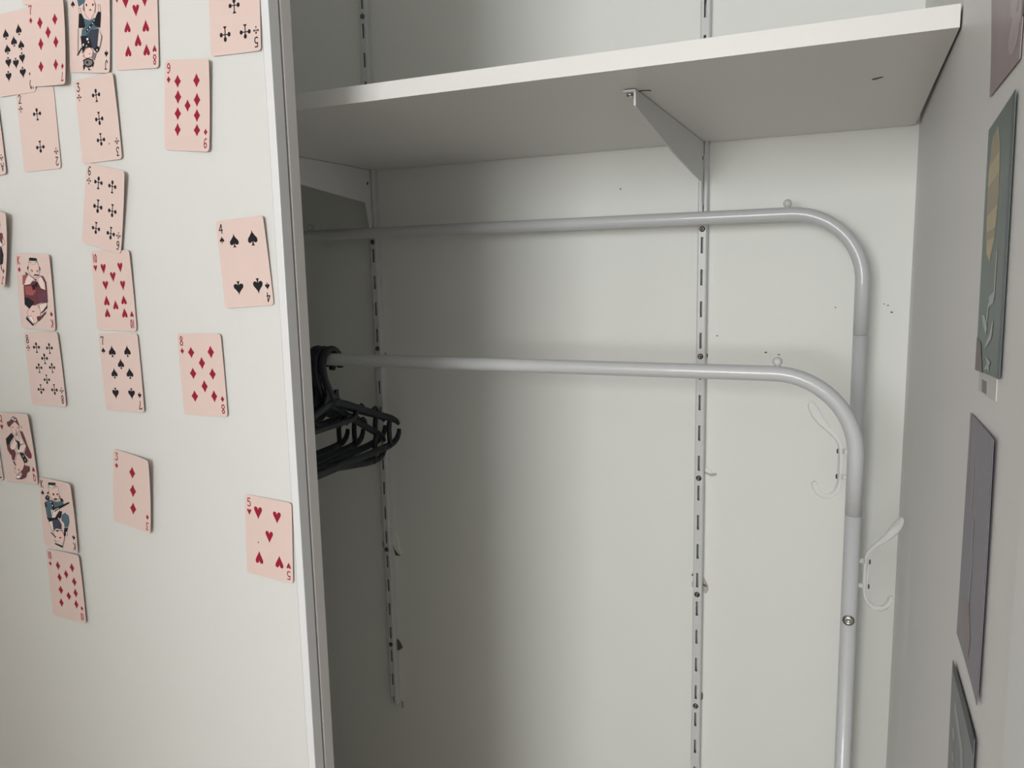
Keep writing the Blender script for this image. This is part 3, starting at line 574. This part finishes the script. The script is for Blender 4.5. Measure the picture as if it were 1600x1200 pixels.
# quirky narrow numerals as brush strokes in a 1 x 1 box
GL = {
 'A': [[(0, 0), (.5, 1), (1, 0)], [(.2, .38), (.8, .38)]],
 '2': [[(.05, .78), (.25, .98), (.7, .98), (.9, .78), (.75, .5), (.1, .03), (.95, .03)]],
 '3': [[(.1, .95), (.85, .97), (.42, .58), (.8, .48), (.92, .25), (.6, .02), (.2, .05), (.05, .2)]],
 '4': [[(.75, 0), (.75, 1)], [(.72, .98), (.05, .35), (1, .35)]],
 '5': [[(.9, .97), (.2, .97), (.15, .56), (.6, .62), (.92, .4), (.85, .1), (.45, .0), (.1, .1)]],
 '6': [[(.85, .92), (.5, 1), (.15, .7), (.08, .3), (.35, .0), (.75, .05), (.9, .3), (.65, .52), (.15, .4)]],
 '7': [[(.05, .82), (.08, .97), (.95, .97), (.55, .45), (.5, 0)]],
 '8': [[(.5, .53), (.12, .72), (.3, .98), (.7, .98), (.88, .72), (.5, .53), (.06, .28), (.25, .01), (.75, .01), (.94, .28), (.5, .53)]],
 '9': [[(.15, .08), (.5, 0), (.85, .3), (.92, .7), (.65, 1), (.25, .95), (.1, .7), (.35, .48), (.85, .6)]],
 '1': [[(.5, 0), (.5, 1)]], '0': [[(.5, 1), (.1, .75), (.1, .25), (.5, 0), (.9, .25), (.9, .75), (.5, 1)]],
 'J': [[(.25, .98), (.95, .98)], [(.7, .98), (.7, .2), (.4, 0), (.08, .15), (.08, .3)]],
 'Q': [[(.5, 1), (.1, .75), (.1, .3), (.5, .08), (.9, .3), (.9, .75), (.5, 1)], [(.55, .25), (1, -.05)]],
 'K': [[(.12, 0), (.12, 1)], [(.9, 1), (.15, .45), (.95, 0)]],
}
def lift_fn(base, tl, tr, br, bl):
    def f(x, y):
        s = min(max(x / CW + .5, 0), 1); t = min(max(y / CH + .5, 0), 1)
        return base + tr * (s ** 2) * (t ** 1.5) + br * (s ** 2) * ((1 - t) ** 1.5) + tl * ((1 - s) ** 2) * (t ** 1.5) + bl * ((1 - s) ** 2) * ((1 - t) ** 1.5)
    return f
def sheet(bm, w_, h_, rad, f, th, n=10, m_=12):
    """rounded sheet in local x,z with height f along -y (towards the room)"""
    cols = sorted({-w_ / 2, -w_ / 2 + rad * .3, -w_ / 2 + rad, w_ / 2 - rad, w_ / 2 - rad * .3, w_ / 2} | {-w_ / 2 + rad + (w_ - 2 * rad) * i / n for i in range(1, n)})
    front = []; back = []
    for cx in cols:
        d = max(0, abs(cx) - (w_ / 2 - rad)); half = h_ / 2 - rad + math.sqrt(max(rad * rad - d * d, 0))
        fr_, bk = [], []
        for j in range(m_ + 1):
            cz = -half + 2 * half * j / m_; y = -f(cx, cz)
            fr_.append(bm.verts.new((cx, y - th, cz))); bk.append(bm.verts.new((cx, y, cz)))
        front.append(fr_); back.append(bk)
    for i in range(len(cols) - 1):
        for j in range(m_):
            bm.faces.new((front[i][j], front[i + 1][j], front[i + 1][j + 1], front[i][j + 1])); bm.faces.new((back[i][j], back[i][j + 1], back[i + 1][j + 1], back[i + 1][j]))
    for i in range(len(cols) - 1):
        for j in (0, m_): bm.faces.new((front[i][j], front[i + 1][j], back[i + 1][j], back[i][j]))
    for i in (0, len(cols) - 1):
        for j in range(m_): bm.faces.new((front[i][j], front[i][j + 1], back[i][j + 1], back[i][j]))
def print_poly(bm, pts, f, h, mi=0, cuts=0):
    """a thin printed shape lying on the sheet surface"""
    a = sum(pts[i][0] * pts[(i + 1) % len(pts)][1] - pts[(i + 1) % len(pts)][0] * pts[i][1] for i in range(len(pts)))
    if a < 0: pts = pts[::-1]
    fc = bm.faces.new([bm.verts.new((x, 0, y)) for x, y in pts]); fc.material_index = mi; fc.normal_update()
    r = bmesh.ops.triangulate(bm, faces=[fc])
    fs = r['faces']
    if cuts:
        es = list({e for q in fs for e in q.edges}); r2 = bmesh.ops.subdivide_edges(bm, edges=es, cuts=cuts, use_grid_fill=True)
        fs = list({q for g in r2['geom'] if isinstance(g, bmesh.types.BMFace) for q in [g]} | set(q for q in fs if q.is_valid))
    for v in {v for q in fs for v in q.verts}: v.co.y = -f(v.co.x, v.co.z) - h
def ribbon(bm, line, wd, f, h):
    P = [Vector(p) for p in line]
    for i in range(len(P) - 1):
        a, b = P[i], P[i + 1]; d = (b - a); 
        if d.length < 1e-9: continue
        d.normalize(); n_ = Vector((-d.y, d.x)) * wd / 2; a2 = a - d * wd * .3; b2 = b + d * wd * .3
        print_poly(bm, [tuple(a2 + n_), tuple(a2 - n_), tuple(b2 - n_), tuple(b2 + n_)], f, h + i * 2e-6)
def flat_obj(name, bm, m, parent):
    me = bpy.data.meshes.new(name)
    for q in bm.faces:
        q.normal_update()
        if q.normal.y > 0: q.normal_flip()
    bm.to_mesh(me); bm.free()
    for x in (m if isinstance(m, (list, tuple)) else [m]): me.materials.append(M[x])
    o = bpy.data.objects.new(name, me); C.objects.link(o); o.parent = parent; return o
RANKS = {'A': 'ace', '2': 'two', '3': 'three', '4': 'four', '5': 'five', '6': 'six', '7': 'seven', '8': 'eight', '9': 'nine', '10': 'ten', 'J': 'jack', 'Q': 'queen', 'K': 'king'}
SUITS = {'D': 'diamonds', 'H': 'hearts', 'S': 'spades', 'C': 'clubs'}
# (base height, lift of corners tl, tr, br, bl) in mm
LIFT = {'10S': (1.0, 0, 0.4, 0.2, 0.6), '7D': (1.9, 0, 4, 6, 0), 'XX': (1, 0, 0, 2, 2), 'JS': (1.0, 0, 3, 2.5, 0), '8H': (0.8, 0, 1.5, 1.5, 0), '5C': (0.7, 0, 1, 1.5, 1), '9D': (0.9, 0, 4.5, 3, 0),
 '3C': (0.8, 0, 3.5, 2, 0), '2C': (0.4, 0, 0.2, 1, 0), 'AC': (0.8, 0, 2, 2, 0), '6C': (1.7, 0, 4.5, 2, 0), 'JD': (1.4, 0, 8, 6, 0), 'KD': (0.8, 0, 3, 2, 0), '10H': (0.7, 0, 3, 1.5, 0), '8C': (0.7, 0, 2.5, 2, 0),
 '7S': (0.8, 0, 1.5, 2.5, 0), '8D': (0.7, 0, 2, 1.5, 0), '4S': (1.0, 1, 3, 0.5, 1), 'QH': (1.5, 0, 4, 2, 0), '7C': (0.8, 0, 1, 0.6, 0), 'KS': (1.0, 0, 5, 2.5, 0), '10D': (0.8, 0, 3, 2.5, 0), '3D': (1.0, 0, 7, 4, 0), '5H': (0.8, 0, 1.5, 1.5, 0)}
WHERE = {'10S': 'in the top left corner', '7D': 'overlapping the ten of spades', 'JS': 'with a blue court figure, cut by the top edge', '8H': 'right of the blue jack at the top', '5C': 'near the door edge, cut by the top edge',
 '9D': 'below the eight of hearts', '3C': 'below the blue jack', '2C': 'below the seven of diamonds', 'AC': 'cut by the left edge beside the two of clubs', '6C': 'tilted, below the three of clubs', 'JD': 'with a curled corner, cut by the left edge',
 'KD': 'with a moustached red king', '10H': 'just under the six of clubs', '8C': 'below the king of diamonds', '7S': 'below the ten of hearts', '8D': 'right of the seven of spades', '4S': 'near the door edge, level with the closet hanging rail top',
 'QH': 'with a red court lady, at the left edge', '7C': 'mostly out of the picture beside the queen of hearts', 'KS': 'with a blue king holding a rifle', '10D': 'lowest on the door, below the king of spades', '3D': 'alone with a lifted right edge', '5H': 'nearest the door edge, low on the right'}
WHERE['4S'] = 'near the door edge, below the five of clubs'
def mark(bm, kind, cx, cy, w_, h_, flip, f, h):
    for i, p in enumerate(pip_shape(kind)):
        print_poly(bm, [(cx + (-x if flip else x) * w_, cy + (-y if flip else y) * h_) for x, y in p], f, h + i * 3e-6)
PSZ = {'D': (14.6, 14.8), 'H': (13.6, 13.2), 'S': (15.4, 14.2), 'C': (15.2, 13.6)}
def playing_card(key, data):
    x, zz, ang, pips = data
    base, tl, tr, br, bl = [v / 1000 for v in LIFT[key]]; f = lift_fn(base, tl, tr, br, bl); th = 0.00032; top = th + 0.00006
    bm = NB(); sheet(bm, CW, CH, 0.0032, f, th)
    o = obj('playing_card', bm, 'card', None, True); o.location = (x, YD, z(zz)); o.rotation_euler = (0, -math.radians(ang), 0)
    me = o.data; me.polygons.foreach_set('use_smooth', [False] * len(me.polygons))
    if key == 'XX':
        return tag(o, 'pink playing card of which only the lower edge shows, above the seven of diamonds', 'playing card', 'playing cards on the sliding door')
    rank, suit = key[:-1], key[-1]; col = 'redink' if suit in 'DH' else 'ink'
    tag(o, '%s of %s playing card %s' % (RANKS[rank], SUITS[suit], WHERE[key]), 'playing card', 'playing cards on the sliding door')
    k = 0.80 if rank == '10' else (0.86 if rank in '789' else 1.0); pw, ph = [v * k / 1000 for v in PSZ[suit]]
    if rank == 'A': pips = {'u': [(0, 0)]}; pw *= 1.2; ph *= 1.2
    if key == '7C': pips = {'u': [(-13, 23), (13, 23), (0, 11), (-13, 0), (13, 0)], 'd': [(-13, -23), (13, -23)]}
    if key == '5C': pips = {'u': [(-14, 24), (14, 24)] + pips['u'], 'd': pips['d']}
    for ori, pts in pips.items():
        for px_, py_ in pts:
            bm = NB(); r_ = random.uniform(.93, 1.07); mark(bm, suit, px_ / 1000, py_ / 1000, pw * random.uniform(.93, 1.05), ph * r_, ori == 'd', f, top); flat_obj('pip', bm, col, o)
    for sx_, sy_ in {'3C': [(13.5, -26.5)], '5H': [(-14.5, -7.0)]}.get(key, []):
        bm = NB(); print_poly(bm, [(sx_ / 1000 + .0007 * math.cos(q), sy_ / 1000 + .0009 * math.sin(q)) for q in [i * math.pi / 4 for i in range(8)]], f, top); flat_obj('ink_speck', bm, 'ink', o)
    if key in COURT:
        names = sorted({c for c, _ in COURT[key]}); bm = NB()
        for i, (c, pts) in enumerate(COURT[key]):
            lim = [(min(max(a / 1000, -CW / 2 + .002), CW / 2 - .002), min(max(b / 1000, -CH / 2 + .002), CH / 2 - .002)) for a, b in pts]
            print_poly(bm, lim, f, top + 0.00002 + i * 0.000018, names.index(c), 2)
            if c in ('skin', 'pale', 'white'):
                for j in range(len(lim)):
                    a_, b_ = Vector(lim[j]), Vector(lim[(j + 1) % len(lim)]); d_ = b_ - a_
                    if d_.length < 1e-6: continue
                    d_.normalize(); n_ = Vector((-d_.y, d_.x)) * 0.00022
                    print_poly(bm, [tuple(a_ + n_), tuple(a_ - n_), tuple(b_ - n_), tuple(b_ + n_)], f, top + 0.00003 + i * 0.000018, names.index('ink'))
        flat_obj('court_figure', bm, names, o)
    for flip in (False, True):
        s = -1 if flip else 1; gw, gh, gx, gy = 0.0045, 0.0090, -CW / 2 + 0.0032, CH / 2 - 0.0125
        bm = NB()
        for ci, ch in enumerate(rank):
            g_w = gw * (0.62 if rank == '10' else 1); ox = gx + (ci * gw * .72 if rank == '10' else 0) - (0.0006 if rank == '10' else 0)
            for li, line in enumerate(GL[ch]): ribbon(bm, [(s * (ox + a * g_w), s * (gy + b * gh)) for a, b in line], 0.00112, f, top + li * 2e-5)
        flat_obj('rank_mark', bm, col, o)
        bm = NB(); mark(bm, suit, s * (gx + gw / 2), s * (gy - 0.0062), 0.0072, 0.0068, flip, f, top); flat_obj('suit_mark', bm, col, o)
    return o
for key, data in CARDS.items(): playing_card(key, data)

# ------------------------------------------------------------------ postcards on the side wall
def postcard(name, label, yc, zc, w_, h_, ang, m, lift, prints, base=0.0006):
    """local x runs towards the viewer (-Y in the room), local z up, the face looks to -X"""
    l = [v / 1000 for v in lift]
    def f(x, y):
        s = min(max(x / w_ + .5, 0), 1); t = min(max(y / h_ + .5, 0), 1)
        return base + l[0] * (1 - s) ** 2 * t ** 1.5 + l[1] * s ** 2 * t ** 1.5 + l[2] * s ** 2 * (1 - t) ** 1.5 + l[3] * (1 - s) ** 2 * (1 - t) ** 1.5
    bm = NB(); sheet(bm, w_, h_, 0.0006, f, 0.0005, 8, 12)
    o = obj(name, bm, m); o.location = (XR, yc, z(zc)); o.rotation_euler = (0, -math.radians(ang), -math.pi / 2)
    tag(o, label, 'postcard', 'postcards on the side wall')
    for i, (pn, pm, pts) in enumerate(prints):
        bm = NB(); print_poly(bm, [(a * w_, b * h_) for a, b in pts], f, 0.00058 + i * 0.00002, 0, 2); flat_obj(pn, bm, pm, o)
    return o
def blob(cx, cy, rx, ry, n=14): return [(cx + rx * math.cos(2 * math.pi * i / n), cy + ry * math.sin(2 * math.pi * i / n)) for i in range(n)]
postcard('postcard', 'dark green postcard showing an ochre boat and pale ripples', 0.5145, 0.0087, 0.0905, 0.1450, 4.0, 'p_green', (0, .5, .5, 0), [
    ('printed_edge', 'p_edge', [(.42, -.5), (.5, -.5), (.5, .5), (.42, .5)]),
    ('boat', 'p_boat', [(-.30, .43), (-.08, .46), (.05, .36), (.10, .18), (.02, .02), (-.13, -.06), (-.28, -.02), (-.36, .12), (-.38, .30)]),
    ('boat_shade', 'p_boat2', [(-.28, .44), (-.10, .455), (.04, .35), (-.36, .335)]), ('boat_deck', 'p_boat2', [(-.37, .25), (.05, .27), (.08, .15), (-.36, .13)]), ('boat_deck', 'p_boat2', [(-.34, .065), (.03, .065), (.00, .03), (-.32, .03)]),
    ('ripple', 'p_mark', [(.14, -.03), (.18, -.03), (.17, -.20), (.12, -.22)]), ('ripple', 'p_mark', [(-.06, -.20), (.14, -.18), (.14, -.225), (-.04, -.24)]), ('ripple', 'p_mark', [(-.08, -.22), (-.03, -.23), (-.08, -.30), (-.13, -.30)]), ('ripple', 'p_mark', [(-.32, -.27), (-.20, -.27), (-.06, -.32), (-.10, -.35), (-.24, -.31)]),
    ('ripple', 'p_mark', [(.13, -.30), (.18, -.29), (.14, -.36), (.04, -.38), (-.10, -.40), (-.16, -.46), (-.10, -.385), (.06, -.345)]), ('ripple', 'p_mark', [(-.06, -.43), (.05, -.44), (.16, -.45), (.10, -.465), (.14, -.485), (.02, -.48), (-.10, -.485), (.02, -.46)]),
    ('foreground', 'p_brown', [(-.5, -.36), (-.30, -.38), (-.16, -.5), (-.5, -.5)])])
postcard('postcard', 'lavender grey postcard with a rosy foot, below the green one', 0.5120, -0.1668, 0.1000, 0.1460, 2.0, 'p_lav', (0, 1.2, 1, .5), [
    ('printed_border', 'p_line', [(.46, -.5), (.49, -.5), (.49, .5), (.46, .5)]), ('printed_edge', 'p_line', [(-.48, .5), (-.42, .5), (-.40, .22), (-.44, .22)]),
    ('printed_line', 'p_line', [(-.22, .30), (-.17, .30), (-.17, .14), (-.22, .14)]), ('printed_line', 'p_line', [(-.10, .10), (-.05, .10), (-.05, -.02), (-.10, -.02)]), ('printed_line', 'p_line', [(-.06, -.07), (-.01, -.07), (-.03, -.24), (-.08, -.24)]),
    ('rosy_patch', 'p_lav2', [(-.30, -.28), (-.05, -.24), (.10, -.36), (.05, -.45), (-.20, -.42)])])
postcard('postcard', 'slate grey postcard lowest on the side wall with dark upper border', 0.5095, -0.3340, 0.1060, 0.1460, 3.0, 'p_dark', (1, 1, 0, 0), [
    ('printed_border', 'p_black', [(-.46, .5), (.5, .5), (.5, .435), (-.46, .46)]), ('printed_streak', 'p_dark2', [(-.30, .38), (.10, .30), (.22, .12), (.12, .12), (0, .26), (-.32, .33)]), ('printed_spot', 'p_dark2', blob(-.30, .22, .05, .025)), ('printed_spot', 'p_dark2', blob(-.28, .12, .04, .02)), ('printed_spot', 'p_dark2', blob(.34, .18, .06, .03))])
postcard('postcard', 'mauve postcard highest on the side wall, above the green one', 0.5215, 0.1700, 0.0980, 0.1440, 0.0, 'p_pink', (9, 0, 0, 0), [
    ('pale_bloom', 'p_pink2', blob(.24, -.22, .14, .10)), ('pale_bloom', 'p_pink2', blob(.28, -.38, .16, .07)), ('pale_bloom', 'p_pink2', blob(.12, -.05, .10, .10)), ('pale_border', 'p_pink2', [(.40, -.36), (.48, -.38), (.48, .5), (.40, .5)])])
postcard('postcard', 'charcoal postcard just showing in the top right corner', 0.4180, 0.1880, 0.1100, 0.1400, 0.0, 'p_black', (0, 0, 0, 0), [])
postcard('paper_tag', 'pale paper slip peeping out below the green postcard', 0.5110, -0.0400, 0.0640, 0.0720, 3.0, 'paper', (0, 0, 0, 0), [('printed_label', 'p_dark', [(-.32, -.39), (-.02, -.39), (0, -.49), (-.28, -.49)])], 0.00005)
